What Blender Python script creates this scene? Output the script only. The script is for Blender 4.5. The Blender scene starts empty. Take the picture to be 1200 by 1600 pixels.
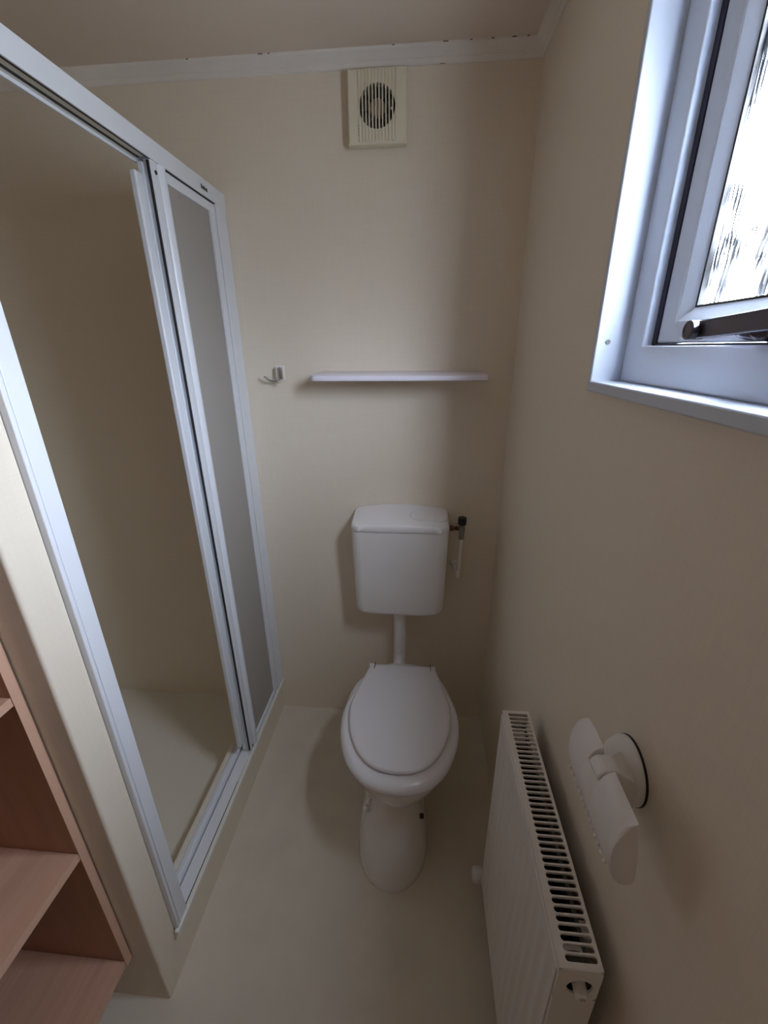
import bpy, bmesh, math, random
from mathutils import Vector, Matrix
random.seed(4)
scene = bpy.context.scene
col = scene.collection

# ------------------------------------------------------------------ camera
cam_d = bpy.data.cameras.new('camera')
cam = bpy.data.objects.new('camera', cam_d)
col.objects.link(cam)
cam_d.sensor_fit = 'HORIZONTAL'
cam_d.sensor_width = 36.0
cam_d.lens = 36.0 * 655.83 / 1200.0
cam_d.clip_start = 0.02
fw = Vector((-0.081877, 0.927604, -0.364482))
rt = Vector((0.996396, 0.084313, -0.009253))
up = Vector((0.022148 * 0 - 0.022148, 0.363927, 0.931164))
up = rt.cross(fw)
M = Matrix((rt, up, -fw)).transposed().to_4x4()
M.translation = Vector((0, 0, 1.5))
cam.matrix_world = M
scene.camera = cam

# ------------------------------------------------------------------ world (overcast sky) and exposure
world = bpy.data.worlds.new('overcast_sky')
scene.world = world
world.use_nodes = True
nt = world.node_tree
nt.nodes.clear()
wo = nt.nodes.new('ShaderNodeOutputWorld')
bg = nt.nodes.new('ShaderNodeBackground')
tc = nt.nodes.new('ShaderNodeTexCoord')
sp = nt.nodes.new('ShaderNodeSeparateXYZ')
rp = nt.nodes.new('ShaderNodeValToRGB')
nt.links.new(tc.outputs['Generated'], sp.inputs[0])
nt.links.new(sp.outputs['Z'], rp.inputs[0])
rp.color_ramp.elements[0].position = 0.0
rp.color_ramp.elements[0].color = (0.25, 0.28, 0.32, 1)
rp.color_ramp.elements[1].position = 0.35
rp.color_ramp.elements[1].color = (0.735, 0.83, 1.0, 1)
nt.links.new(rp.outputs[0], bg.inputs[0])
bg.inputs[1].default_value = 30.0
nt.links.new(bg.outputs[0], wo.inputs[0])
scene.view_settings.view_transform = 'Standard'
scene.view_settings.look = 'None'
scene.view_settings.exposure = 1.52
scene.view_settings.gamma = 1.0
scene.view_settings.use_curve_mapping = False
scene.cycles.max_bounces = 14
scene.cycles.diffuse_bounces = 10
scene.cycles.transparent_max_bounces = 16

# daylight portal in the window opening: guides sampling of the sky, adds no light
pl = bpy.data.lights.new('window_daylight', 'AREA')
pl.shape = 'RECTANGLE'
pl.size = 0.60
pl.size_y = 0.50
pl.cycles.is_portal = True
po = bpy.data.objects.new('window_daylight', pl)
col.objects.link(po)
po.location = (0.372, 0.495, 1.74)
po.rotation_euler = (0, math.radians(90), 0)      # -z of the lamp faces -x (into the room)

# ------------------------------------------------------------------ measurements (metres)
D = 1.404        # back wall
XR = 0.284       # right wall
XS = -0.585      # shower front face
XL = -1.42       # left wall
YE = 0.482       # near face of the partition
YF = -0.75       # wall behind the camera
H = 2.195        # ceiling
W0, W1, WZ0, WZ1 = 0.255, 0.735, 1.447, 2.03      # window reveal opening

# ------------------------------------------------------------------ materials
def mat(name, color, rough=0.5, metal=0.0, noise=None, bump=None, spec=0.5, coat=0.0):
    m = bpy.data.materials.new(name)
    m.use_nodes = True
    n = m.node_tree
    b = n.nodes['Principled BSDF']
    b.inputs['Base Color'].default_value = (*color, 1)
    b.inputs['Roughness'].default_value = rough
    b.inputs['Metallic'].default_value = metal
    b.inputs['Specular IOR Level'].default_value = spec
    b.inputs['Coat Weight'].default_value = coat
    t = n.nodes.new('ShaderNodeTexCoord')
    if noise:
        sc, amt, stretch = noise
        mp = n.nodes.new('ShaderNodeMapping')
        mp.inputs['Scale'].default_value = stretch
        nz = n.nodes.new('ShaderNodeTexNoise')
        nz.inputs['Scale'].default_value = sc
        nz.inputs['Detail'].default_value = 5
        cr = n.nodes.new('ShaderNodeValToRGB')
        cr.color_ramp.elements[0].position = 0.3
        cr.color_ramp.elements[1].position = 0.7
        cr.color_ramp.elements[0].color = (*[c * (1 - amt) for c in color], 1)
        cr.color_ramp.elements[1].color = (*[min(1, c * (1 + amt)) for c in color], 1)
        n.links.new(t.outputs['Object'], mp.inputs[0])
        n.links.new(mp.outputs[0], nz.inputs[0])
        n.links.new(nz.outputs[0], cr.inputs[0])
        n.links.new(cr.outputs[0], b.inputs['Base Color'])
    if bump:
        sc, st = bump
        nb = n.nodes.new('ShaderNodeTexNoise')
        nb.inputs['Scale'].default_value = sc
        nb.inputs['Detail'].default_value = 3
        bp = n.nodes.new('ShaderNodeBump')
        bp.inputs['Strength'].default_value = st
        bp.inputs['Distance'].default_value = 0.001
        n.links.new(t.outputs['Object'], nb.inputs[0])
        n.links.new(nb.outputs[0], bp.inputs['Height'])
        n.links.new(bp.outputs[0], b.inputs['Normal'])
    return m

def weave_wall(name, color):
    """wall board with a faint woven-linen print"""
    m = mat(name, color, 0.55, spec=0.35)
    n = m.node_tree
    b = n.nodes['Principled BSDF']
    t = n.nodes.new('ShaderNodeTexCoord')
    prev = None
    for st in ((14, 14, 420), (420, 420, 14)):
        mp = n.nodes.new('ShaderNodeMapping')
        mp.inputs['Scale'].default_value = st
        nz = n.nodes.new('ShaderNodeTexNoise')
        nz.inputs['Scale'].default_value = 1
        nz.inputs['Detail'].default_value = 2
        n.links.new(t.outputs['Object'], mp.inputs[0])
        n.links.new(mp.outputs[0], nz.inputs[0])
        if prev is None:
            prev = nz.outputs[0]
        else:
            ad = n.nodes.new('ShaderNodeMath')
            ad.operation = 'ADD'
            n.links.new(prev, ad.inputs[0])
            n.links.new(nz.outputs[0], ad.inputs[1])
            prev = ad.outputs[0]
    mr = n.nodes.new('ShaderNodeMapRange')
    mr.inputs['From Min'].default_value = 0.75
    mr.inputs['From Max'].default_value = 1.25
    mr.inputs['To Min'].default_value = 0.982
    mr.inputs['To Max'].default_value = 1.018
    n.links.new(prev, mr.inputs['Value'])
    vm = n.nodes.new('ShaderNodeVectorMath')
    vm.operation = 'SCALE'
    vm.inputs[0].default_value = color
    n.links.new(mr.outputs[0], vm.inputs['Scale'])
    n.links.new(vm.outputs[0], b.inputs['Base Color'])
    return m

def wood(name, c1, c2, axis):
    m = mat(name, c1, 0.42)
    n = m.node_tree
    b = n.nodes['Principled BSDF']
    t = n.nodes.new('ShaderNodeTexCoord')
    mp = n.nodes.new('ShaderNodeMapping')
    s = [28, 28, 28]
    s[axis] = 1.6
    mp.inputs['Scale'].default_value = s
    nz = n.nodes.new('ShaderNodeTexNoise')
    nz.inputs['Scale'].default_value = 1.0
    nz.inputs['Detail'].default_value = 8
    nz.inputs['Roughness'].default_value = 0.65
    nz.inputs['Distortion'].default_value = 0.4
    cr = n.nodes.new('ShaderNodeValToRGB')
    cr.color_ramp.elements[0].position = 0.3
    cr.color_ramp.elements[1].position = 0.65
    cr.color_ramp.elements[0].color = (*c1, 1)
    cr.color_ramp.elements[1].color = (*c2, 1)
    n.links.new(t.outputs['Object'], mp.inputs[0])
    n.links.new(mp.outputs[0], nz.inputs[0])
    n.links.new(nz.outputs[0], cr.inputs[0])
    n.links.new(cr.outputs[0], b.inputs['Base Color'])
    return m

WALL = weave_wall('beige_wall_board', (0.765, 0.686, 0.563))
CEIL = mat('ceiling_board', (0.72, 0.63, 0.54), 0.7, bump=(300, 0.2))
FLOOR = mat('beige_vinyl', (0.65, 0.59, 0.485), 0.5, noise=(9, 0.045, (1, 1, 1)), bump=(260, 0.12))
COVE = mat('coving_white', (0.78, 0.74, 0.68), 0.45, noise=(5, 0.10, (1, 1, 1)))
UPVC = mat('white_upvc', (0.64, 0.70, 0.80), 0.30)
LINER = mat('white_liner_board', (0.55, 0.60, 0.68), 0.4)
ALU = mat('white_coated_aluminium', (0.74, 0.77, 0.82), 0.30)
TRACKM = mat('cream_track', (0.74, 0.73, 0.66), 0.35)
BLACK = mat('black_rubber', (0.012, 0.012, 0.014), 0.5)
DARK = mat('dark_cavity', (0.02, 0.018, 0.016), 0.7)
CERAMIC = mat('white_ceramic', (0.80, 0.78, 0.76), 0.10, coat=0.4)
PLASTIC = mat('white_plastic', (0.78, 0.76, 0.75), 0.28)
SEATM = mat('white_seat_plastic', (0.76, 0.75, 0.77), 0.22)
CREAM = mat('cream_plastic', (0.72, 0.67, 0.52), 0.38)
HUBM = mat('tan_motor_hub', (0.55, 0.46, 0.37), 0.5)
CHROME = mat('chrome', (0.75, 0.76, 0.78), 0.12, 1.0)
HANDLEM = mat('dark_chrome', (0.13, 0.12, 0.14), 0.30, 1.0)
BRASS = mat('aged_brass', (0.13, 0.055, 0.03), 0.35, 1.0)
GREYM = mat('grey_valve_plastic', (0.20, 0.21, 0.19), 0.45)
SHELFM = mat('lavender_white_shelf', (0.86, 0.84, 0.95), 0.2)
RAD = mat('white_enamel', (0.76, 0.73, 0.69), 0.3)
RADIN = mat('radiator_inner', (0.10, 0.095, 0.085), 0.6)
TRAYM = mat('cream_tray', (0.70, 0.66, 0.57), 0.3)
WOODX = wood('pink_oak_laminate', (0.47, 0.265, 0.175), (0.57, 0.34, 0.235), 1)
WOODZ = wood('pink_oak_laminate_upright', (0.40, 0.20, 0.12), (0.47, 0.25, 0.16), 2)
EDGE = mat('laminate_edge', (0.60, 0.37, 0.26), 0.45)
PURP = mat('gasket_dark', (0.02, 0.02, 0.05), 0.5)

def frosted():
    m = bpy.data.materials.new('frosted_styrene')
    m.use_nodes = True
    n = m.node_tree
    n.nodes.clear()
    o = n.nodes.new('ShaderNodeOutputMaterial')
    d = n.nodes.new('ShaderNodeBsdfDiffuse')
    d.inputs[0].default_value = (0.54, 0.51, 0.47, 1)
    t = n.nodes.new('ShaderNodeBsdfTranslucent')
    t.inputs[0].default_value = (0.46, 0.42, 0.38, 1)
    g = n.nodes.new('ShaderNodeBsdfGlossy')
    g.inputs['Roughness'].default_value = 0.35
    m1 = n.nodes.new('ShaderNodeMixShader')
    m1.inputs[0].default_value = 0.35
    m2 = n.nodes.new('ShaderNodeMixShader')
    m2.inputs[0].default_value = 0.06
    n.links.new(d.outputs[0], m1.inputs[1])
    n.links.new(t.outputs[0], m1.inputs[2])
    n.links.new(m1.outputs[0], m2.inputs[1])
    n.links.new(g.outputs[0], m2.inputs[2])
    n.links.new(m2.outputs[0], o.inputs[0])
    return m
FROST = frosted()

def rain_glass():
    """obscure window glass pressed with fine irregular vertical streaks"""
    m = bpy.data.materials.new('streaked_obscure_glass')
    m.use_nodes = True
    n = m.node_tree
    n.nodes.clear()
    o = n.nodes.new('ShaderNodeOutputMaterial')
    tr = n.nodes.new('ShaderNodeBsdfTransparent')
    gl = n.nodes.new('ShaderNodeBsdfGlossy')
    gl.inputs['Roughness'].default_value = 0.15
    tl = n.nodes.new('ShaderNodeBsdfTranslucent')
    tl.inputs[0].default_value = (0.7, 0.74, 0.8, 1)
    t = n.nodes.new('ShaderNodeTexCoord')
    mp = n.nodes.new('ShaderNodeMapping')
    mp.inputs['Scale'].default_value = (1, 150, 17)
    mp.inputs['Rotation'].default_value = (math.radians(4), 0, 0)
    nz = n.nodes.new('ShaderNodeTexNoise')
    nz.inputs['Scale'].default_value = 1.0
    nz.inputs['Detail'].default_value = 3
    nz.inputs['Distortion'].default_value = 1.2
    cr = n.nodes.new('ShaderNodeValToRGB')
    e = cr.color_ramp.elements
    e[0].position = 0.535; e[0].color = (0, 0, 0, 1)
    e[1].position = 0.56; e[1].color = (1, 1, 1, 1)
    # patches where the streaks gather
    nz2 = n.nodes.new('ShaderNodeTexNoise')
    nz2.inputs['Scale'].default_value = 14
    cr2 = n.nodes.new('ShaderNodeValToRGB')
    cr2.color_ramp.elements[0].position = 0.44
    cr2.color_ramp.elements[1].position = 0.56
    mu = n.nodes.new('ShaderNodeMath')
    mu.operation = 'MULTIPLY'
    n.links.new(t.outputs['Object'], mp.inputs[0])
    n.links.new(mp.outputs[0], nz.inputs[0])
    n.links.new(nz.outputs[0], cr.inputs[0])
    n.links.new(t.outputs['Object'], nz2.inputs[0])
    n.links.new(nz2.outputs[0], cr2.inputs[0])
    n.links.new(cr.outputs[0], mu.inputs[0])
    n.links.new(cr2.outputs[0], mu.inputs[1])
    pw = n.nodes.new('ShaderNodeMath')
    pw.operation = 'POWER'
    pw.inputs[0].default_value = 0.0042
    n.links.new(mu.outputs[0], pw.inputs[1])
    n.links.new(pw.outputs[0], tr.inputs[0])
    m1 = n.nodes.new('ShaderNodeMixShader')
    m1.inputs[0].default_value = 0.03
    m2 = n.nodes.new('ShaderNodeMixShader')
    m2.inputs[0].default_value = 0.01
    n.links.new(tr.outputs[0], m1.inputs[1])
    n.links.new(gl.outputs[0], m1.inputs[2])
    n.links.new(m1.outputs[0], m2.inputs[1])
    n.links.new(tl.outputs[0], m2.inputs[2])
    n.links.new(m2.outputs[0], o.inputs[0])
    return m
GLASS = rain_glass()

# ------------------------------------------------------------------ mesh helpers
def nb():
    return bmesh.new()

def box(bm, x0, x1, y0, y1, z0, z1):
    if x0 > x1: x0, x1 = x1, x0
    if y0 > y1: y0, y1 = y1, y0
    if z0 > z1: z0, z1 = z1, z0
    v = [bm.verts.new(p) for p in ((x0, y0, z0), (x1, y0, z0), (x1, y1, z0), (x0, y1, z0),
                                   (x0, y0, z1), (x1, y0, z1), (x1, y1, z1), (x0, y1, z1))]
    for f in ((0, 3, 2, 1), (4, 5, 6, 7), (0, 1, 5, 4), (1, 2, 6, 5), (2, 3, 7, 6), (3, 0, 4, 7)):
        bm.faces.new([v[i] for i in f])
    return bm

def loft(bm, rings, cap0=True, cap1=True, closed=True):
    vs = [[bm.verts.new(p) for p in r] for r in rings]
    n = len(vs[0])
    for a, b in zip(vs, vs[1:]):
        for i in range(n if closed else n - 1):
            j = (i + 1) % n
            bm.faces.new((a[i], a[j], b[j], b[i]))
    if cap0: bm.faces.new(list(reversed(vs[0])))
    if cap1: bm.faces.new(vs[-1])
    return bm

def frame_of(d):
    d = Vector(d).normalized()
    a = Vector((0, 0, 1)) if abs(d.z) < 0.9 else Vector((1, 0, 0))
    u = d.cross(a).normalized()
    return u, d.cross(u)

def tube(bm, pts, radii, n=24, caps=True):
    pts = [Vector(p) for p in pts]
    if not isinstance(radii, (list, tuple)): radii = [radii] * len(pts)
    rings = []
    d0 = (pts[1] - pts[0]).normalized()
    u, v = frame_of(d0)
    for i, p in enumerate(pts):
        if i == 0: d = pts[1] - pts[0]
        elif i == len(pts) - 1: d = pts[-1] - pts[-2]
        else: d = (pts[i + 1] - p).normalized() + (p - pts[i - 1]).normalized()
        if d.length < 1e-9: d = d0
        d = d.normalized()
        q = d0.rotation_difference(d)
        u = (q @ u); u = (u - d * u.dot(d)).normalized()
        v = d.cross(u)
        d0 = d
        rings.append([p + (u * math.cos(2 * math.pi * k / n) + v * math.sin(2 * math.pi * k / n)) * radii[i]
                      for k in range(n)])
    return loft(bm, rings, caps, caps)

def turned(bm, base, axis, prof, n=40):
    """lathe: prof = [(distance along axis, radius)...]"""
    base = Vector(base); ax = Vector(axis).normalized()
    u, v = frame_of(ax)
    rings = [[base + ax * t + (u * math.cos(2 * math.pi * k / n) + v * math.sin(2 * math.pi * k / n)) * r
              for k in range(n)] for t, r in prof]
    return loft(bm, rings)

def prism(bm, poly, axis, a0, a1):
    """extrude a 2D polygon along an axis ('x': poly=(y,z), 'y': (x,z), 'z': (x,y))"""
    def P(q, a):
        return {'x': (a, q[0], q[1]), 'y': (q[0], a, q[1]), 'z': (q[0], q[1], a)}[axis]
    return loft(bm, [[P(q, a0) for q in poly], [P(q, a1) for q in poly]])

def build(name, bm, m, parent=None, bevel=0.0, seg=2, angle=32, label=None):
    bmesh.ops.recalc_face_normals(bm, faces=bm.faces)
    for e in bm.edges:
        if len(e.link_faces) == 2:
            e.smooth = e.calc_face_angle(0) < math.radians(angle)
    for f in bm.faces: f.smooth = True
    me = bpy.data.meshes.new(name)
    bm.to_mesh(me); bm.free()
    me.materials.append(m)
    o = bpy.data.objects.new(name, me)
    col.objects.link(o)
    if parent is not None:
        o.parent = parent
        w = parent; off = Vector((0, 0, 0))
        while w is not None:
            off += w.location; w = w.parent
        o.location = -off
    if bevel:
        md = o.modifiers.new('bevel', 'BEVEL')
        md.width = bevel; md.segments = seg; md.limit_method = 'ANGLE'
        md.angle_limit = math.radians(40); md.harden_normals = False
    if label: o['label'] = label
    return o

def thing(name, loc, label, cat, group=None):
    o = bpy.data.objects.new(name, None)
    o.empty_display_size = 0.05
    col.objects.link(o)
    o.location = loc
    o['label'] = label; o['category'] = cat
    if group: o['group'] = group
    return o

def struct(o):
    o['kind'] = 'structure'
    return o

def catmull(pts, k=6):
    out = []
    P = [Vector(p) for p in pts]
    for i in range(len(P) - 1):
        p0 = P[max(i - 1, 0)]; p1 = P[i]; p2 = P[i + 1]; p3 = P[min(i + 2, len(P) - 1)]
        for j in range(k):
            t = j / k
            out.append(0.5 * ((2 * p1) + (p2 - p0) * t + (2 * p0 - 5 * p1 + 4 * p2 - p3) * t * t
                              + (-p0 + 3 * p1 - 3 * p2 + p3) * t ** 3))
    out.append(P[-1])
    return out

def offset(poly, d):
    """move a closed CCW outline inwards by d"""
    n = len(poly); out = []
    for i in range(n):
        a = Vector(poly[i - 1]); b = Vector(poly[(i + 1) % n])
        t = (b - a)
        if t.length < 1e-9: out.append(Vector(poly[i])); continue
        t.normalize()
        out.append(Vector(poly[i]) + Vector((-t.y, t.x)) * d)
    return out

# ------------------------------------------------------------------ the room
bm = nb(); box(bm, XL - 0.05, XR + 0.11, YF - 0.05, D + 0.05, -0.05, 0)
struct(build('floor', bm, FLOOR))
bm = nb(); box(bm, XL - 0.05, XR + 0.11, YF - 0.05, D + 0.05, H, H + 0.05)
struct(build('ceiling', bm, CEIL))
bm = nb(); box(bm, XL - 0.05, XR + 0.11, D, D + 0.05, 0, H)
struct(build('wall_back', bm, WALL))
bm = nb(); box(bm, XL - 0.05, XL, YF, D, 0, H)
struct(build('wall_left', bm, WALL))
bm = nb(); box(bm, XL - 0.05, XR + 0.11, YF - 0.05, YF, 0, H)
struct(build('wall_front', bm, WALL))
# right wall with the window hole
T = 0.11; a, b_ = W0 - 0.012, W1 + 0.012; c, d_ = WZ0 - 0.016, WZ1 + 0.012
bm = nb()
box(bm, XR, XR + T, YF, D, 0, c); box(bm, XR, XR + T, YF, D, d_, H)
box(bm, XR, XR + T, YF, a, c, d_); box(bm, XR, XR + T, b_, D, c, d_)
struct(build('wall_right', bm, WALL))
# partition at the near end of the shower, the plinth under its front and the wall behind the shelving
bm = nb()
rc = 0.006
corner = [(XS - rc + rc * math.sin(math.radians(t)), YE + rc - rc * math.cos(math.radians(t))) for t in range(0, 91, 15)]
prism(bm, [(XL, YE)] + corner + [(XS, 0.548), (XL, 0.548)], 'z', 0, H)
box(bm, XS - 0.05, XS, 0.5479, D, 0, 0.146)
box(bm, -1.14, -1.10, YF, YE, 0, H)
struct(build('wall_partition', bm, WALL))

# coving: stepped moulding along back and right walls
def cove_prof(s):
    """(distance from wall, z)"""
    return [(0, H), (0, H - 0.032), (0.004, H - 0.032), (0.007, H - 0.029), (0.008, H - 0.021), (0.013, H - 0.018),
            (0.016, H - 0.010), (0.024, H - 0.007), (0.026, H - 0.003), (0.026, H)]
bm = nb()
pr = [(D - 0.0 - u, z) for u, z in cove_prof(1)]
prism(bm, pr, 'x', XL, XR)
struct(build('trim_1', bm, COVE, angle=50))
bm = nb()
pr = [(XR - u, z) for u, z in cove_prof(1)]
prism(bm, pr, 'y', YF, D - 0.002)
struct(build('trim_2', bm, COVE, angle=50))

chips = nb()
for x, w in ((-.43, .012), (-.405, .005), (-.62, .006), (-.09, .006), (.035, .012), (.15, .008), (.20, .010), (.235, .006), (.10, .005)):
    box(chips, x, x + w, D - .0265, D - .0255, H - .0022, H - .0003)
for x, w in ((-.10, .006), (.028, .013)):
    box(chips, x, x + w, D - .0048, D - .0035, H - .032, H - .029)
build('sealant_gap', chips, mat('old_brown_sealant', (.16, .11, .07), .8), bpy.data.objects['trim_1'])

# ------------------------------------------------------------------ window
win = thing('window_1', (XR, 0.495, WZ0), 'white plastic window with streaked obscure glass high on the right wall', 'window')
del win['label']; del win['category']
win['kind'] = 'structure'
XW = 0.317; XSH = 0.3305
def ring_box(bm, x0, x1, y0, y1, z0, z1, wy0, wy1, wz0, wz1):
    """rectangular frame in the y-z plane as mitred members"""
    O = [(y0, z0), (y1, z0), (y1, z1), (y0, z1)]
    I = [(y0 + wy0, z0 + wz0), (y1 - wy1, z0 + wz0), (y1 - wy1, z1 - wz1), (y0 + wy0, z1 - wz1)]
    vo = [[bm.verts.new((x, *q)) for q in O] for x in (x0, x1)]
    vi = [[bm.verts.new((x, *q)) for q in I] for x in (x0, x1)]
    for i in range(4):
        j = (i + 1) % 4
        bm.faces.new((vo[0][i], vo[0][j], vi[0][j], vi[0][i]))
        bm.faces.new((vo[1][i], vi[1][i], vi[1][j], vo[1][j]))
        bm.faces.new((vo[0][i], vo[1][i], vo[1][j], vo[0][j]))
        bm.faces.new((vi[0][i], vi[0][j], vi[1][j], vi[1][i]))
bm = nb(); ring_box(bm, 0.272, XR + T, a, b_, c, d_, 0.012, 0.012, 0.016, 0.012)
liner = build('window_liner', bm, LINER, win, bevel=0.002)
bm = nb(); ring_box(bm, XW, XW + 0.055, W0, W1, WZ0, WZ1, 0.052, 0.052, 0.052, 0.05)
build('window_frame', bm, UPVC, win, bevel=0.0025, seg=3)
# dark gasket between frame and sash
y0s, y1s, z0s, z1s = W0 + 0.052, W1 - 0.052, WZ0 + 0.052, WZ1 - 0.05
bm = nb(); ring_box(bm, XSH - 0.0005, XSH + 0.03, y0s - .002, y1s + .002, z0s - .001, z1s, 0.013, 0.013, 0.0035, 0.01)
build('gasket', bm, PURP, win)
ys0, ys1, zs0, zs1 = W0 + 0.064, W1 - 0.064, WZ0 + 0.055, WZ1 - 0.058
bm = nb(); ring_box(bm, XSH, XSH + 0.04, ys0, ys1, zs0, zs1, 0.038, 0.038, 0.026, 0.036)
sash = build('sash', bm, UPVC, win, bevel=0.003, seg=3)
# bevelled glazing bead
yb0, yb1, zb0, zb1 = ys0 + 0.038, ys1 - 0.038, zs0 + 0.026, zs1 - 0.036
bm = nb()
O = [(yb0, zb0), (yb1, zb0), (yb1, zb1), (yb0, zb1)]
I = [(yb0 + 0.021, zb0 + 0.016), (yb1 - 0.021, zb0 + 0.016), (yb1 - 0.021, zb1 - 0.016), (yb0 + 0.021, zb1 - 0.016)]
r0 = [bm.verts.new((XSH + 0.001, *q)) for q in O]; r1 = [bm.verts.new((XSH + 0.009, *q)) for q in I]
r2 = [bm.verts.new((XSH + 0.025, *q)) for q in I]; r3 = [bm.verts.new((XSH + 0.025, *q)) for q in O]
for A, B in ((r0, r1), (r1, r2), (r2, r3), (r3, r0)):
    for i in range(4):
        j = (i + 1) % 4
        bm.faces.new((A[i], A[j], B[j], B[i]))
build('glazing_bead', bm, UPVC, sash, angle=15)
bm = nb(); ring_box(bm, XSH + 0.0085, XSH + 0.015, yb0 + 0.0195, yb1 - 0.0195, zb0 + 0.0145, zb1 - 0.0145, 0.004, 0.004, 0.003, 0.003)
build('glass_seal', bm, BLACK, sash)
bm = nb(); box(bm, XSH + 0.014, XSH + 0.018, yb0 + 0.018, yb1 - 0.018, zb0 + 0.012, zb1 - 0.012)
build('glass_pane', bm, GLASS, sash)
# screw hole in the liner
bm = nb(); turned(bm, (0.289, W1 - 0.0005, 1.505), (0, -1, 0), [(0, 0.0035), (0.001, 0.0035), (0.0012, 0.002)], 16)
build('screw_head', bm, GREYM, liner)
# handle
tilt = math.tan(math.radians(3.0))
bm = nb()
rg = []
for y in (0.519, 0.512, 0.49, 0.47, 0.44, 0.405, 0.400):
    z = 1.5145 + (0.515 - y) * tilt
    hh = 0.0078 if y in (0.519, 0.400) else 0.0092
    rg.append([(0.2895, y, z - hh), (0.2985, y, z - hh), (0.2985, y, z + hh), (0.2895, y, z + hh)])
loft(bm, rg)
hd = build('window_handle', bm, HANDLEM, win, bevel=0.0025, seg=3)
bm = nb(); turned(bm, (0.298, 0.5155, 1.5145), (-1, 0, 0), [(0, .0098), (.0145, .0098), (.0155, .009), (.0157, .0065), (.015, .006)], 32)
build('handle_knob', bm, HANDLEM, hd)
bm = nb()
tube(bm, [(0.299, 0.432, 1.514), (0.316, 0.455, 1.512), (XSH + 0.001, 0.46, 1.512)], [0.009, 0.0095, 0.011])
build('handle_neck', bm, HANDLEM, hd)
bm = nb()
pts = [(0.46 + 0.045 * math.cos(t), 1.513 + 0.0105 * math.sin(t)) for t in [2 * math.pi * k / 40 for k in range(40)]]
prism(bm, pts, 'x', XSH - 0.010, XSH + 0.0005)
build('handle_base', bm, HANDLEM, hd, bevel=0.003)

# ------------------------------------------------------------------ shower tray and enclosure
tray = nb()
tx0, tx1, ty0, ty1, tz = XL, XS - 0.062, 0.549, D, 0.043
# dished surface with raised front rim
nx, ny = 24, 24
def trayz(x, y):
    dx = (x - (-1.0)) / 0.4; dy = (y - 0.98) / 0.42
    return tz - 0.006 * max(0, 1 - (dx * dx + dy * dy))
g = [[tray.verts.new((tx0 + (tx1 - tx0) * i / nx, ty0 + (ty1 - ty0) * j / ny,
                      trayz(tx0 + (tx1 - tx0) * i / nx, ty0 + (ty1 - ty0) * j / ny))) for j in range(ny + 1)] for i in range(nx + 1)]
for i in range(nx):
    for j in range(ny):
        tray.faces.new((g[i][j], g[i + 1][j], g[i + 1][j + 1], g[i][j + 1]))
ed = [g[i][0] for i in range(nx + 1)] + [g[nx][j] for j in range(1, ny + 1)] + [g[i][ny] for i in range(nx - 1, -1, -1)] + [g[0][j] for j in range(ny - 1, 0, -1)]
lo = [tray.verts.new((v.co.x, v.co.y, 0.0)) for v in ed]
for i in range(len(ed)):
    j = (i + 1) % len(ed)
    tray.faces.new((ed[i], lo[i], lo[j], ed[j]))
tray.faces.new(lo)
tr = thing('shower_tray', (-1.0, 0.98, 0), 'cream shower tray on the floor inside the sliding door enclosure', 'shower tray')
build('tray_base', tray, TRAYM, tr)
bm = nb(); prism(bm, [(tx1 - 0.025, 0.02), (tx1 - .001, 0.02), (tx1 - .001, 0.154), (tx1 - 0.017, 0.154), (tx1 - 0.020, .151)], 'y', ty0, ty1)
build('tray_rim', bm, TRAYM, tr, bevel=0.002)
bm = nb(); turned(bm, (-1.12, 0.80, tz - 0.006), (0, 0, 1), [(0, 0.043), (0.004, 0.043), (0.006, 0.036), (0.006, 0.001)])
build('drain_cover', bm, CHROME, tr)

FX = -0.574      # outer face of the aluminium frame
enc = thing('shower_enclosure', (-0.61, 0.98, 0.145), 'white framed shower enclosure with a sliding door pushed open, left of the toilet', 'shower enclosure')
BX = -0.612
# bottom track: flat outer face, slot, twin ridges
bm = nb()
pf = [(FX - 0.006, 0.146), (FX - 0.006, 0.156), (FX - 0.008, 0.158), (FX - 0.036, 0.158), (FX - 0.038, 0.160), (FX - 0.040, 0.160), (FX - 0.0405, 0.152), (FX - 0.0445, 0.152),
      (FX - 0.045, 0.161), (FX - 0.049, 0.161), (FX - 0.052, 0.156), (FX - 0.057, 0.156), (FX - 0.059, 0.161), (FX - 0.063, 0.161), (FX - 0.066, 0.155), (FX - 0.072, 0.154), (FX - 0.072, 0.146)]
prism(bm, pf, 'y', 0.549, D - 0.001)
trk = build('bottom_track', bm, ALU, enc, angle=20)
bm = nb(); box(bm, FX - 0.006, FX + 0.006, 0.541, D - 0.001, 0.1445, 0.1595)
build('outer_lip', bm, TRACKM, trk, bevel=0.0025, label='cream lip along the outside of the track')
bm = nb(); box(bm, FX - 0.0408, FX - 0.0442, 0.59, D - 0.02, 0.1515, 0.1535)
build('track_groove', bm, BLACK, trk)
bm = nb(); box(bm, FX - 0.0062, FX - 0.0072, 0.56, 0.93, 0.1565, 0.1588)
build('track_groove', bm, DARK, trk)
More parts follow.
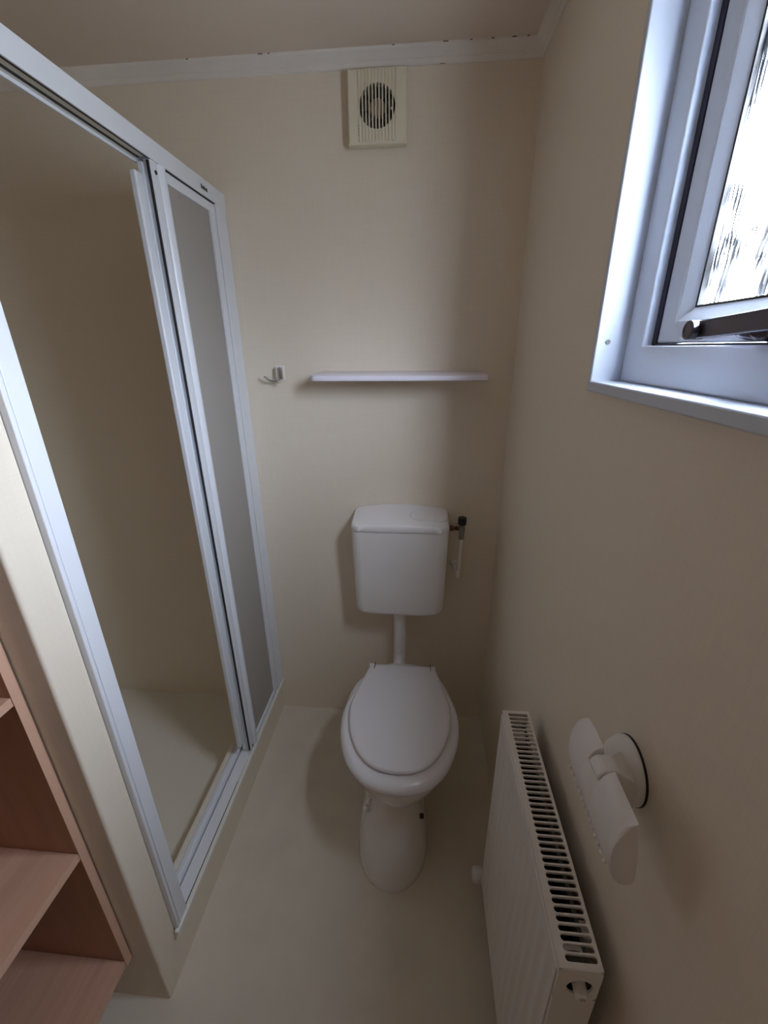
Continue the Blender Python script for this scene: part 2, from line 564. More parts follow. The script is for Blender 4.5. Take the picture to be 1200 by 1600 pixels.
# top rail
bm = nb()
pf = [(FX, 1.873), (FX, 1.911), (FX - 0.002, 1.913), (BX + 0.002, 1.913), (BX, 1.911), (BX, 1.868), (BX + 0.004, 1.868), (BX + 0.004, 1.880), (FX - 0.003, 1.880), (FX - 0.003, 1.873)]
prism(bm, pf, 'y', 0.549, D - 0.001)
tpr = build('top_rail', bm, ALU, enc, angle=20)
bm = nb(); box(bm, FX - 0.0035, FX - 0.009, 0.552, 1.036, 1.874, 1.8802)
build('rail_channel', bm, BLACK, tpr, label='black line inside the top rail')
bm = nb(); box(bm, FX - 0.0095, FX - 0.021, 0.552, 1.036, 1.8745, 1.8802)
build('rail_liner', bm, TRACKM, tpr)
bm = nb(); box(bm, FX - 0.0215, FX - 0.0265, 0.552, 1.036, 1.8735, 1.8802)
build('rail_channel', bm, BLACK, tpr, label='black line inside the top rail')
bm = nb(); box(bm, FX - 0.027, BX + 0.0042, 0.552, 1.036, 1.8735, 1.8802)
build('rail_liner', bm, TRACKM, tpr)
# maker's mark on the rail: tiny dark lettering too small to read
bm = nb()
for k in range(5):
    yy = 1.262 + k * 0.0072
    hgt = (0.010, 0.007, 0.009, 0.007, 0.008)[k]
    box(bm, FX - 0.0005, FX + 0.0006, yy, yy + 0.0048, 1.886, 1.886 + hgt)
build('maker_mark', bm, DARK, tpr)
# near post (with a slim clip strip at its outer edge)
bm = nb(); box(bm, FX, BX + 0.006, 0.559, 0.592, 0.157, 1.873)
build('near_post', bm, ALU, enc, bevel=0.0015)
bm = nb(); box(bm, FX + 0.001, FX - 0.02, 0.549, 0.5575, 0.150, 1.912)
build('post_strip', bm, ALU, enc, bevel=0.0015)
bm = nb(); box(bm, FX - 0.002, FX - 0.02, 0.557, 0.5595, 0.157, 1.873)
build('post_seam', bm, DARK, enc)
# wall channel at the back wall
bm = nb(); box(bm, FX, BX + 0.006, 1.338, D - 0.001, 0.158, 1.8735); box(bm, FX - 0.004, BX + 0.006, 1.36, D - 0.001, 1.87, 1.914)
build('wall_channel', bm, ALU, enc, bevel=0.0015)
# fixed panel
fp = nb()
box(fp, FX - 0.003, FX - 0.016, 1.306, 1.3345, 0.165, 1.869)            # far stile
box(fp, FX - 0.003, FX - 0.016, 1.098, 1.3063, 1.847, 1.869)            # top rail of the panel
box(fp, FX - 0.003, FX - 0.016, 1.098, 1.3063, 0.164, 0.182)            # bottom rail
fxp = build('fixed_panel_frame', fp, ALU, enc, bevel=0.001)
bm = nb(); box(bm, FX - 0.005, FX - 0.015, 1.334, 1.3385, 0.165, 1.8715); box(bm, FX - 0.005, FX - 0.015, 1.10, 1.3385, 1.8685, 1.8733)
build('panel_seam', bm, DARK, fxp)
bm = nb()
# ribbed meeting stile
pf = [(FX - 0.016, 1.040), (FX - 0.004, 1.040), (FX, 1.043), (FX, 1.062), (FX - 0.003, 1.066), (FX + 0.004, 1.072), (FX + 0.006, 1.080), (FX + 0.003, 1.088), (FX - 0.003, 1.093), (FX - 0.003, 1.099), (FX - 0.016, 1.099)]
prism(bm, pf, 'z', 0.163, 1.872)
st = build('meeting_stile', bm, ALU, fxp, angle=50)
for zz in (1.852, 0.178):
    bm = nb(); turned(bm, (FX - 0.0002, 1.052, zz), (1, 0, 0), [(0, 0.0042), (0.0012, 0.0042), (0.0018, 0.002)], 18)
    build('stile_screw', bm, DARK, st)
bm = nb(); box(bm, FX - 0.009, FX - 0.0115, 1.096, 1.309, 0.18, 1.849)
build('frosted_pane', bm, FROST, fxp, label='frosted pane')
# black brush seal and sliding door behind the fixed panel
bm = nb(); box(bm, FX - 0.004, FX - 0.0085, 1.0360, 1.0405, 0.170, 1.870)
build('brush_seal', bm, BLACK, fxp)
sl = nb()
box(sl, FX - 0.0175, FX - 0.030, 1.036, 1.07, 0.172, 1.868)
box(sl, FX - 0.018, FX - 0.030, 1.37, 1.392, 0.172, 1.868)
box(sl, FX - 0.018, FX - 0.030, 1.069, 1.375, 1.843, 1.868)
box(sl, FX - 0.018, FX - 0.030, 1.069, 1.375, 0.172, 0.197)
sd = build('sliding_door', sl, ALU, enc, bevel=0.0015)
bm = nb(); box(bm, FX - 0.024, FX - 0.026, 1.066, 1.377, 0.19, 1.85)
build('frosted_pane', bm, FROST, sd)
bm = nb(); box(bm, FX - 0.019, FX - 0.034, 1.007, 1.0365, 0.215, 1.846)
build('door_handle_strip', bm, ALU, sd, bevel=0.004, seg=4)

# ------------------------------------------------------------------ shelf unit at lower left
XU = -0.640; UY0, UY1 = -0.22, 0.479; UXB = -1.098
unit = thing('shelf_unit', (-0.85, 0.13, 0), 'open pinkish wood laminate shelf unit at lower left, against the shower partition', 'shelving')
bm = nb(); box(bm, UXB, XU - 0.0015, UY1 - 0.016, UY1, 0.19, H - 0.01)
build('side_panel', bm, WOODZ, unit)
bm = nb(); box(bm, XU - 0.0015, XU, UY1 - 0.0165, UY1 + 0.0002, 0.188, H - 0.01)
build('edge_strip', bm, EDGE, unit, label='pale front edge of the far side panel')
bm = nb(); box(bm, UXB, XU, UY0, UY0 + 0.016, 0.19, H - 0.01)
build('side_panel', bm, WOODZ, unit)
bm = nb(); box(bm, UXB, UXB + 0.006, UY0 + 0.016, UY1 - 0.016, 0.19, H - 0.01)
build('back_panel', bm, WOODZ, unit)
for zt in (0.208, 0.592, 0.985, 1.38, 1.77, H - 0.012):
    bm = nb(); box(bm, UXB + 0.006, XU - 0.0035, UY0 + 0.016, UY1 - 0.0163, zt - 0.016, zt)
    sh = build('shelf', bm, WOODX, unit)
    bm = nb(); box(bm, XU - 0.0035, XU - 0.002, UY0 + 0.016, UY1 - 0.0165, zt - 0.0162, zt + 0.0001)
    build('shelf_edge', bm, EDGE, sh)
bm = nb(); box(bm, -0.86, -0.845, UY0 + 0.01, UY1 - 0.01, 0, 0.191)
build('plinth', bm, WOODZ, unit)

# ------------------------------------------------------------------ toilet
CX = -0.044
seat_h = [(0, .751), (.035, .754), (.07, .764), (.10, .781), (.128, .808), (.150, .843), (.167, .885), (.179, .935), (.183, .985), (.179, 1.03), (.163, 1.09), (.143, 1.145), (.121, 1.195)]
lid_h = [(0, .787), (.04, .792), (.075, .807), (.105, .834), (.129, .872), (.147, .920), (.156, .97), (.157, 1.01), (.150, 1.05), (.138, 1.10), (.124, 1.155), (.114, 1.192)]
def outline(half):
    h = catmull([(x, y) for x, y in half], 5)
    h = [(v.x, v.y) for v in h]
    right = [(CX + x, y) for x, y in h]                    # front to back on the right
    xe, ye = h[-1]
    rear = [(CX + xe * (1 - t), ye + 0.004 * math.sin(math.pi * t / 2)) for t in (0.15, 0.4, 0.7, 1.0)]
    half_poly = right + rear
    left = [(2 * CX - x, y) for x, y in reversed(half_poly[1:-1])]
    return half_poly + left
def ring_at(poly, off, z):
    return [(p[0], p[1], z) for p in offset(poly, off)]
def ring_sc(poly, s_, z, yc=0.99):
    return [(CX + (p[0] - CX) * s_, yc + (p[1] - yc) * s_, z) for p in poly]
SO, LO = outline(seat_h), outline(lid_h)
wc = thing('toilet', (CX, 1.0, 0), 'white ceramic toilet pan with its lid closed, on the floor below the cistern', 'toilet')
def egg(z, yf, yb, hw, cx=CX, flat=0.75, n=64):
    """plan ring: round nose to the front, squarer back"""
    out = []
    ymid = yf + hw * 1.25
    ymid = min(ymid, (yf + yb) / 2)
    for k in range(n):
        a = 2 * math.pi * k / n - math.pi / 2
        c_, s_ = math.cos(a), math.sin(a)
        if s_ < 0:
            out.append((cx + hw * c_, ymid + (ymid - yf) * s_, z))
        else:
            cc = math.copysign(abs(c_) ** flat, c_); ss = abs(s_) ** flat
            out.append((cx + hw * cc, ymid + (yb - ymid) * ss, z))
    return out
PX = -0.059
rings = []
for z, yf, yb, hw, cx in [(0.0, .742, 1.17, .109, PX), (0.012, .741, 1.17, .110, PX), (0.03, .745, 1.17, .108, PX), (.08, .757, 1.165, .106, PX), (.13, .776, 1.16, .098, PX), (.165, .798, 1.155, .087, -.057),
                          (.195, .826, 1.155, .079, -.054), (.22, .840, 1.16, .082, -.052), (.245, .830, 1.165, .100, -.050), (.275, .808, 1.175, .130, CX), (.31, .793, 1.19, .154, CX), (.34, .782, 1.21, .169, CX), (.362, .778, 1.22, .176, CX), (.380, .772, 1.23, .180, -.048), (.392, .772, 1.235, .180, -.048), (.397, .776, 1.232, .174, -.047)]:
    rings.append(egg(z, yf, yb, hw, cx))
bm = nb(); loft(bm, rings)
pan = build('pan', bm, CERAMIC, wc, angle=60)
bm = nb(); loft(bm, [egg(0.30, 1.10, 1.262, .085, CX), egg(0.33, 1.10, 1.268, .10, CX), egg(.385, 1.10, 1.268, .105, CX), egg(.394, 1.10, 1.262, .10, CX)])
build('pan_back', bm, CERAMIC, pan, angle=60)
bm = nb(); loft(bm, [ring_sc(SO, .93, .3975), ring_at(SO, .003, .401), ring_at(SO, 0, .408), ring_at(SO, 0.001, .416), ring_at(SO, .006, .424), ring_sc(SO, .925, .4295), ring_sc(SO, .87, .431), ring_sc(SO, .6, .431)])
seat = build('seat', bm, SEATM, wc, angle=60)
bm = nb(); loft(bm, [ring_sc(LO, .94, .430), ring_at(LO, .0045, .434), ring_at(LO, .0, .4375), ring_at(LO, 0.0, .443), ring_at(LO, .002, .4465), ring_at(LO, .005, .449), ring_sc(LO, .92, .4505), ring_sc(LO, .6, .4515)])
lid = build('lid', bm, SEATM, wc, angle=60)
for s in (-1, 1):
    bm = nb()
    hx = CX + s * 0.1075
    tube(bm, [(hx - 0.010, 1.190, .4385), (hx + 0.008, 1.190, .4385)], 0.0095, 20)
    build('hinge', bm, SEATM, wc, angle=40)
    bm = nb(); box(bm, CX + s * 0.098 - 0.0008, CX + s * 0.098 + 0.0008, 1.166, 1.198, .4465, .4525)
    build('hinge_gap', bm, BLACK, lid)
# fixing lugs on the sides of the foot: a capped screw on the left, an empty hole on the right
bm = nb()
tube(bm, [(-.146, .872, .05), (-.142, .874, .135), (-.137, .879, .172), (-.129, .888, .198)], [.020, .016, .013, .008], 24)
lug = build('fixing_lug', bm, CERAMIC, pan, angle=60)
bm = nb(); turned(bm, (-.1400, .8595, .183), (-.45, -.5, .72), [(-.020, .0095), (.004, .0095), (.008, .0080), (.0095, .004)], 24)
build('screw_cap', bm, PLASTIC, pan, label='white screw cap')
bm = nb(); turned(bm, (.0285, .868, .157), (.45, -.5, .72), [(-.012, .0078), (.0065, .0078), (.007, .006)], 20)
build('screw_hole', bm, BLACK, pan, label='dark empty screw hole')
bm = nb(); tube(bm, [(CX, 1.12, .14), (CX, 1.26, .13), (CX, D - .001, .13)], [.055, .055, .055])
build('waste_outlet', bm, PLASTIC, wc)

# ------------------------------------------------------------------ cistern
KX = -0.0615
def rrect(z, hw, yf, yb, r, bow=0.004, n=10, cx=KX):
    out = []
    # counter-clockwise from front left
    def arc(cx_, cy_, a0, a1, rr):
        for k in range(n + 1):
            a_ = math.radians(a0 + (a1 - a0) * k / n)
            out.append((cx_ + rr * math.cos(a_), cy_ + rr * math.sin(a_)))
    for k in range(0, 13):
        t = k / 12
        x = (cx - hw + r) + (2 * hw - 2 * r) * t
        out.append((x, yf))
    arc(cx + hw - r, yf + r, -90, 0, r)
    arc(cx + hw - 0.006, yb - 0.006, 0, 90, 0.006)
    arc(cx - hw + 0.006, yb - 0.006, 90, 180, 0.006)
    arc(cx - hw + r, yf + r, 180, 270, r)
    pts = []
    for x, y in out:
        u = (x - cx) / hw
        k = max(0.0, (yb - y) / (yb - yf))
        pts.append((x, y - bow * (1 - u * u) * k))
    zf = z if callable(z) else (lambda x, y: z)
    return [(x, y, zf(x, y)) for x, y in pts]
cis = thing('toilet_cistern', (KX, 1.34, 0.6), 'white plastic cistern on the back wall above the toilet', 'cistern')
YB = D - 0.001
bot = lambda dz: (lambda x, y: 0.590 + dz + 0.010 * abs((x - KX) / 0.16) ** 4)
bm = nb(); loft(bm, [rrect(bot(0), .148, 1.296, YB, .03), rrect(bot(.003), .1545, 1.289, YB, .03), rrect(bot(.008), .158, 1.285, YB, .03), rrect(bot(.018), .159, 1.283, YB, .03), rrect(.70, .1605, 1.280, YB, .03), rrect(.82, .163, 1.276, YB, .03), rrect(.926, .1645, 1.273, YB, .03)])
build('tank', bm, PLASTIC, cis, angle=50)
def ztop(x, y):
    u = (x - KX) / 0.169
    v = (y - 1.262) / (YB - 1.262)
    return 0.945 + 0.016 * v + (0.006 + 0.012 * v) * (1 - u * u)
def tr_(off): return lambda x, y: ztop(x, y) + off
hwL, yfL = .1665, 1.2695
rg = [rrect(.9275, .1655, 1.2715, YB, .03), rrect(.930, hwL, yfL, YB, .03), rrect(tr_(-.003), .1645, yfL + .0004, YB, .03), rrect(tr_(0), .162, yfL + .003, YB, .03),
      rrect(tr_(.0012), .158, yfL + .012, YB, .026), rrect(tr_(.002), .13, yfL + .03, YB, .02), rrect(tr_(.002), .08, yfL + .045, YB, .02), rrect(tr_(.002), .03, yfL + .055, YB, .012)]
bm = nb(); loft(bm, rg)
cl = build('lid', bm, PLASTIC, cis, angle=60)
bm = nb(); loft(bm, [rrect(.9255, .1635, 1.2745, YB, .03), rrect(.928, .1635, 1.2745, YB, .03)])
build('lid_gap', bm, GREYM, cis)
# push button set into the lid's slope
def slab_on_lid(pts, lift):
    b = nb()
    vs = [b.verts.new((x, y, ztop(x, y) + 0.002 + lift)) for x, y in pts]
    v2 = [b.verts.new((x, y, ztop(x, y) - 0.004)) for x, y in pts]
    b.faces.new(vs)
    for i in range(len(vs)):
        j = (i + 1) % len(vs)
        b.faces.new((vs[i], v2[i], v2[j], vs[j]))
    b.faces.new(list(reversed(v2)))
    return b
def stadium(cx, cy, hw, hh, g_=0, n=12):
    r = hh
    o_ = []
    for k in range(n + 1):
        a_ = -math.pi / 2 + math.pi * k / n
        o_.append((cx + hw - r + (r + g_) * math.cos(a_), cy + (r + g_) * math.sin(a_)))
    for k in range(n + 1):
        a_ = math.pi / 2 + math.pi * k / n
        o_.append((cx - hw + r + (r + g_) * math.cos(a_), cy + (r + g_) * math.sin(a_)))
    return o_
build('button_gap', slab_on_lid(stadium(0.035, 1.335, .062, .028, .0012), .0004), mat('button_shadow_gap', (0.33, 0.32, 0.32), 0.6), cl)
build('flush_button', slab_on_lid(stadium(0.035, 1.335, .062, .028), .0014), PLASTIC, cl, bevel=0.0006, angle=60)
# flush pipe
bm = nb()
tube(bm, [(KX, 1.345, .604), (KX, 1.345, .574), (KX, 1.345, .562), (KX, 1.345, .548)], [.033, .032, .0275, .0262], 32)
build('pipe_collar', bm, PLASTIC, cis, angle=40)
pts = [(KX, 1.345, .5478), (KX, 1.345, .39)]
for k in range(1, 9):
    a_ = math.radians(90 * k / 8)
    pts.append((KX, 1.345 - .055 * (1 - math.cos(a_)), .39 - .055 * math.sin(a_)))
pts.append((KX, 1.262, .335))
bm = nb(); tube(bm, pts, [.0235] * 2 + [.0228] * 8 + [.022], 32)
build('flush_pipe', bm, PLASTIC, wc, angle=50)
bm = nb(); tube(bm, [(KX, 1.285, .335), (KX, 1.262, .335)], .030, 28)
build('pipe_seal', bm, PLASTIC, wc)

# ------------------------------------------------------------------ water inlet valve right of the cistern
vx, vy = 0.150, 1.345
val = thing('inlet_valve', (vx, vy, 0.72), 'small water inlet valve with black cap, between the cistern and the corner', 'valve')
bm = nb(); turned(bm, (vx, vy, .918), (0, 0, 1), [(-.040, .0095), (-.012, .0098), (-.010, .0115), (.004, .0115), (.006, .010), (.012, .010)], 24)
build('valve_body', bm, GREYM, val)
bm = nb(); turned(bm, (vx, vy, .932), (0, 0, 1), [(0, .0135), (.001, .0145), (.024, .0145), (.026, .0125)], 24)
build('valve_cap', bm, BLACK, val)
bm = nb(); turned(bm, (KX + .165, vy - .005, .918), (1, 0, 0), [(0, .013), (.003, .013)], 24)
build('washer', bm, PLASTIC, val)
bm = nb(); turned(bm, (KX + .168, vy - .002, .918), (1, .02, 0), [(0, .0095), (.014, .0095), (.0145, .006), (.02, .006), (.021, .008), (.030, .008), (.031, .006), (.038, .006)], 6)
build('coupling', bm, BRASS, val, label='brass coupling')
bm = nb(); tube(bm, [(vx, vy, .885), (vx - .001, vy + .004, .82), (vx - .003, vy + .012, .745)], .0075, 20)
build('supply_pipe', bm, PLASTIC, val)
bm = nb()
turned(bm, (vx - .003, vy + .012, .752), (0, .1, -1), [(0, .0105), (.014, .0115), (.016, .009), (.034, .0085), (.036, .006)], 20)
tube(bm, [(vx - .003, vy + .014, .738), (vx - .008, vy + .03, .741), (vx - .014, D, .744)], .0075, 16)
build('elbow', bm, PLASTIC, val)
bm = nb(); turned(bm, (vx - .014, D, .746), (0, -1, 0), [(0, .020), (.004, .0195), (.007, .014), (.007, .009), (.002, .008)], 28)
build('wall_rosette', bm, PLASTIC, val)

# ------------------------------------------------------------------ wall shelf
sc_ = -0.0685
bm = nb()
def shp(o, z, fy):
    p = [(sc_ - .245 + o, D), (sc_ - .262 + o, D - .02), (sc_ - .266 + o, fy + .03), (sc_ - .262 + o, fy + .012), (sc_ - .250 + o * .5, fy + .003 + o), (sc_ - .225, fy + o), (sc_, fy - .002 + o), (sc_ + .225, fy + o), (sc_ + .250 - o * .5, fy + .003 + o), (sc_ + .262 - o, fy + .012), (sc_ + .266 - o, fy + .03), (sc_ + .262 - o, D - .02), (sc_ + .245 - o, D)]
    return [(x, y, z) for x, y in p]
fy = 1.284
def lift(ring, fy=fy):
    return [(x, y, z + .0075 * (y - fy) / (D - fy)) for x, y, z in ring]
loft(bm, [shp(.006, 1.408, fy), shp(.001, 1.4095, fy), shp(0, 1.412, fy), lift(shp(0, 1.4205, fy)), lift(shp(.0015, 1.423, fy)), lift(shp(.005, 1.424, fy))])
o = build('wall_shelf', bm, SHELFM, None, angle=40)
o['label'] = 'white wall shelf with angled ends, on the back wall above the cistern'; o['category'] = 'shelf'

# ------------------------------------------------------------------ robe hook
hk = thing('robe_hook', (-0.458, D, 1.425), 'small chrome robe hook on the back wall between shower frame and shelf', 'hook')
bm = nb(); box(bm, -0.474, -0.443, D - 0.004, D, 1.403, 1.449)
build('backplate', bm, PLASTIC, hk, bevel=0.003, seg=3, label='pale backplate')
bm = nb(); tube(bm, [(-.4565, D - .014, 1.4065), (-.4565, D - .014, 1.409), (-.4565, D - .014, 1.442), (-.4565, D - .014, 1.4445)], [.0105, .0118, .0118, .010], 28)
build('hook_body', bm, CHROME, hk)
bm = nb(); tube(bm, [(-.455, D - .016, 1.406), (-.470, D - .022, 1.404), (-.485, D - .028, 1.405), (-.493, D - .031, 1.410), (-.499, D - .033, 1.416), (-.503, D - .034, 1.417)], [.004, .004, .0038, .0036, .0034, .0026], 14)
build('hook_arm', bm, CHROME, hk)
bm = nb(); tube(bm, [(-.452, D - .02, 1.4075), (-.452, D - .035, 1.401), (-.452, D - .042, 1.404)], [.0045, .004, .0034], 14)
build('hook_arm', bm, CHROME, hk)

# ------------------------------------------------------------------ extractor fan
FCX, FCZ = -0.128, 2.0725
fan = thing('extractor_fan', (FCX, D, 1.993), 'square cream extractor fan with slatted grille, on the back wall below the coving', 'fan')
x0f, x1f, z0f, z1f = -.204, -.052, 1.996, 2.149
YC = 1.364
bm = nb()
N = 64; R_ = .046
# front plate with a round opening
def sqp(k):
    a_ = 2 * math.pi * k / N
    c_, s_ = math.cos(a_), math.sin(a_)
    m_ = max(abs(c_), abs(s_))
    hx_, hz_ = (x1f - x0f) / 2 - .004, (z1f - z0f) / 2 - .004
    return ((x0f + x1f) / 2 + c_ / m_ * hx_, (z0f + z1f) / 2 + s_ / m_ * hz_)
outer, inner = [], []
for k in range(N):
    a_ = 2 * math.pi * k / N
    outer.append(sqp(k)); inner.append((FCX + R_ * math.cos(a_), FCZ + R_ * math.sin(a_)))
def grow(p, s):
    mx, mz = (x0f + x1f) / 2, (z0f + z1f) / 2
    return (mx + (p[0] - mx) * s, mz + (p[1] - mz) * s)
R0 = [(p[0], YC + .018, p[1]) for p in inner]
R1 = [(p[0], YC, p[1]) for p in inner]
R2 = [(p[0], YC, p[1]) for p in outer]
R3 = [(*(lambda q: (q[0], YC + .005, q[1]))(grow(p, 1.055)),) for p in outer]
R4 = [(*(lambda q: (q[0], YC + .024, q[1]))(grow(p, 1.055)),) for p in outer]
R5 = [(*(lambda q: (q[0], YC + .024, q[1]))(grow(p, .96)),) for p in outer]
R6 = [(*(lambda q: (q[0], D, q[1]))(grow(p, .96)),) for p in outer]
loft(bm, [R0, R1, R2, R3, R4, R5, R6], False, True)
build('fan_cover', bm, CREAM, fan, angle=30)
bm = nb(); turned(bm, (FCX, YC + .020, FCZ), (0, 1, 0), [(0, .0475), (.012, .0475)], 48)
build('fan_duct', bm, DARK, fan, label='dark duct behind the grille')
# grille slats
nsl = 11; sx0, sx1 = -.1735, -.0795; pitch = (sx1 - sx0) / nsl
for k in range(nsl + 1):
    xc = sx0 + pitch * k
    bm = nb(); box(bm, xc - .0016, xc + .0016, YC - .0034, YC + .002, z0f + .0055, z1f - .0055)
    build('grille_slat', bm, CREAM, fan, bevel=.0007)
# impeller
bm = nb()
turned(bm, (FCX, YC + .006, FCZ), (0, 1, 0), [(0, .012), (.0015, .0185), (.004, .0205), (.014, .0205)], 36)
hub = build('fan_hub', bm, HUBM, fan, label='tan motor hub')
for k in range(7):
    a_ = 2 * math.pi * k / 7 + .2
    u = Vector((math.cos(a_), 0, math.sin(a_))); v = Vector((-math.sin(a_), 0, math.cos(a_)))
    c0 = Vector((FCX, YC + .011, FCZ))
    bm = nb()
    ps = []
    for (r_, w_) in ((.019, .006), (.032, .010), (.043, .012)):
        ps.append((c0 + u * r_ - v * w_ + Vector((0, -.003, 0)), c0 + u * r_ + v * w_ + Vector((0, .004, 0))))
    top_ = [[bm.verts.new(q + Vector((0, dy, 0))) for pr_ in ps for q in pr_] for dy in (0, .0012)]
    for s_ in range(2):
        L = top_[s_]
        for i in (0, 2):
            bm.faces.new((L[i], L[i + 1], L[i + 3], L[i + 2]))
    A, B = top_
    for i, j in ((0, 1), (1, 3), (3, 5), (5, 4), (4, 2), (2, 0)):
        bm.faces.new((A[i], A[j], B[j], B[i]))
    build('fan_blade', bm, mat('smoke_plastic', (.10, .09, .08), .3) if k == 0 else bpy.data.materials['smoke_plastic'], hub)
# tiny stamped marks at the lower left of the cover
bm = nb()
for k in range(4):
    box(bm, -.1770, -.1742, YC - .0004, YC + .001, 2.0145 + k * .0062, 2.0145 + k * .0062 + .0030)
build('stamped_marks', bm, GREYM, fan)
bm = nb(); turned(bm, (-.0895, YC - .0012, 2.066), (0, -1, 0), [(-.004, .0030), (.0008, .0030), (.0018, .0012)], 16)
build('indicator_lens', bm, mat('clear_lens', (.95, .95, .92), .05), fan, label='small shiny lens')

# ------------------------------------------------------------------ radiator
rx0, rx1, ry0, ry1, rz0, rz1 = .2005, .258, .317, .744, .105, .730
rad = thing('radiator', (.23, .53, .105), 'white panel radiator with slotted top grille, low on the right wall', 'radiator')
def ribbed(bm, xf, sgn, y0, y1, z0, z1, depth, nr):
    ny_, nz_ = nr * 10, 26
    gr = []
    for i in range(ny_ + 1):
        y = y0 + (y1 - y0) * i / ny_
        ph = (i % 10) / 10
        w = 0.5 - 0.5 * math.cos(2 * math.pi * ph)
        w = min(1, max(0, (w - .15) * 1.8))
        row = []
        for j in range(nz_ + 1):
            t = j / nz_
            z = z0 + (z1 - z0) * t
            e_ = min(1, max(0, min(z - z0 - .028, z1 - .028 - z) / .012))
            row.append(bm.verts.new((xf + sgn * depth * w * e_, y, z)))
        gr.append(row)
    for i in range(ny_):
        for j in range(nz_):
            bm.faces.new((gr[i][j], gr[i + 1][j], gr[i + 1][j + 1], gr[i][j + 1]))
    # back side
    bb = [[bm.verts.new((xf + sgn * (depth + .005), yy, zz)) for zz in (z0, z1)] for yy in (y0, y1)]
    bm.faces.new((bb[0][0], bb[0][1], bb[1][1], bb[1][0]))
    bm.faces.new([gr[i][0] for i in range(ny_ + 1)] + [bb[1][0], bb[0][0]])
    bm.faces.new([gr[i][nz_] for i in range(ny_ + 1)] + [bb[1][1], bb[0][1]])
    bm.faces.new([gr[0][j] for j in range(nz_ + 1)] + [bb[0][1], bb[0][0]])
    bm.faces.new([gr[ny_][j] for j in range(nz_ + 1)] + [bb[1][1], bb[1][0]])
bm = nb(); ribbed(bm, rx0 - .002, 1, ry0 + .004, ry1 - .004, rz0, rz1 - .010, .0055, 13)
build('front_panel', bm, RAD, rad, angle=50)
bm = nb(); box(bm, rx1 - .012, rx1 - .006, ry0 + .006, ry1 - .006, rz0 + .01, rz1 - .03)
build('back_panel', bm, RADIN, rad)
# convector fins (folded sheet)
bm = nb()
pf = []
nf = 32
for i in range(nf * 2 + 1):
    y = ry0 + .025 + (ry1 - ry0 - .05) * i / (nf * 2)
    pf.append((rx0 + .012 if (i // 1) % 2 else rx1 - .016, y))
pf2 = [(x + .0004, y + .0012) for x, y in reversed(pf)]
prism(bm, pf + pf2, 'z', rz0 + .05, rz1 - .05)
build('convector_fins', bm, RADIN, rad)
# top grille: plate with rounded slots
bm = nb()
zg = rz1
ns = 39
yg0, yg1 = ry0 + .006, ry1 - .006
cell = (yg1 - yg0) / ns
gx0, gx1 = rx0 - .0005, rx1
sx_a, sx_b = rx0 + .0105, rx1 - .0042
hh_ = cell * .5 - .0012
for k in range(ns):
    c_y = yg0 + cell * (k + .5)
    n_ = 8
    slot = []
    cr_ = hh_
    for q in range(n_ + 1):
        a_ = -math.pi / 2 + math.pi * q / n_
        slot.append((sx_b - cr_ + cr_ * math.cos(a_), c_y + cr_ * math.sin(a_)))
    for q in range(n_ + 1):
        a_ = math.pi / 2 + math.pi * q / n_
        slot.append((sx_a + cr_ + cr_ * math.cos(a_), c_y + cr_ * math.sin(a_)))
    ob = []
    for i, (x, y) in enumerate(slot):
        if i <= n_:
            ob.append((gx1, c_y - cell / 2 + cell * i / n_))
        else:
            ob.append((gx0, c_y + cell / 2 - cell * (i - n_ - 1) / n_))
    Rt = [(x, y, zg) for x, y in ob]; St = [(x, y, zg) for x, y in slot]; Sb = [(x, y, zg - .0045) for x, y in slot]; Rb = [(x, y, zg - .0045) for x, y in ob]
    loft(bm, [Rb, Rt, St, Sb, Rb], False, False)
bmesh.ops.remove_doubles(bm, verts=bm.verts, dist=1e-6)
box(bm, gx0, gx1, ry0, yg0, zg - .0045, zg); box(bm, gx0, gx1, yg1, ry1, zg - .0045, zg)
box(bm, gx0, gx0 + .0015, ry0, ry1, zg - .014, zg - .004)
grl = build('top_grille', bm, RAD, rad, angle=40)
# side covers; the near one has a round hole for the plug
def side(y0, y1, hole):
    b = nb()
    zc, xc, r_ = rz1 - .042, (rx0 + rx1) / 2 + .003, .0175
    if not hole:
        box(b, rx0, rx1, y0, y1, rz0, rz1 - .0005); return b
    n_ = 32
    zt0, zt1 = zc - .03, rz1 - .0005
    o_, i_ = [], []
    for k in range(n_):
        a_ = 2 * math.pi * (k + .5) / n_
        c_, s_ = math.cos(a_), math.sin(a_)
        hx_, hz_ = (rx1 - rx0) / 2, (zt1 - zt0) / 2
        m_ = max(abs(c_), abs(s_))
        o_.append(((rx0 + rx1) / 2 + c_ / m_ * hx_, (zt0 + zt1) / 2 + s_ / m_ * hz_)); i_.append((xc + r_ * c_, zc + r_ * s_))
    loft(b, [[(p[0], y1, p[1]) for p in o_], [(p[0], y0, p[1]) for p in o_], [(p[0], y0, p[1]) for p in i_], [(p[0], y1, p[1]) for p in i_], [(p[0], y1, p[1]) for p in o_]], False, False)
    box(b, rx0, rx1, y0, y1, rz0, zt0)
    return b
build('side_cover', side(ry0 - .001, ry0 + .002, True), RAD, rad)
build('side_cover', side(ry1 - .002, ry1 + .001, False), RAD, rad)
pc = ((rx0 + rx1) / 2 + .003, ry0, rz1 - .042)
bm = nb(); turned(bm, (pc[0], ry0 + .010, pc[2]), (0, 1, 0), [(0, .0173), (.02, .0173)], 28)
build('plug_boss', bm, RADIN, rad)
bm = nb(); turned(bm, (pc[0], ry0 + .0105, pc[2]), (0, -1, 0), [(0, .0115), (.003, .0115), (.0035, .0095), (.022, .009), (.0235, .0078), (.0235, .005), (.016, .0045)], 6)
build('blanking_plug', bm, RAD, rad, angle=20)
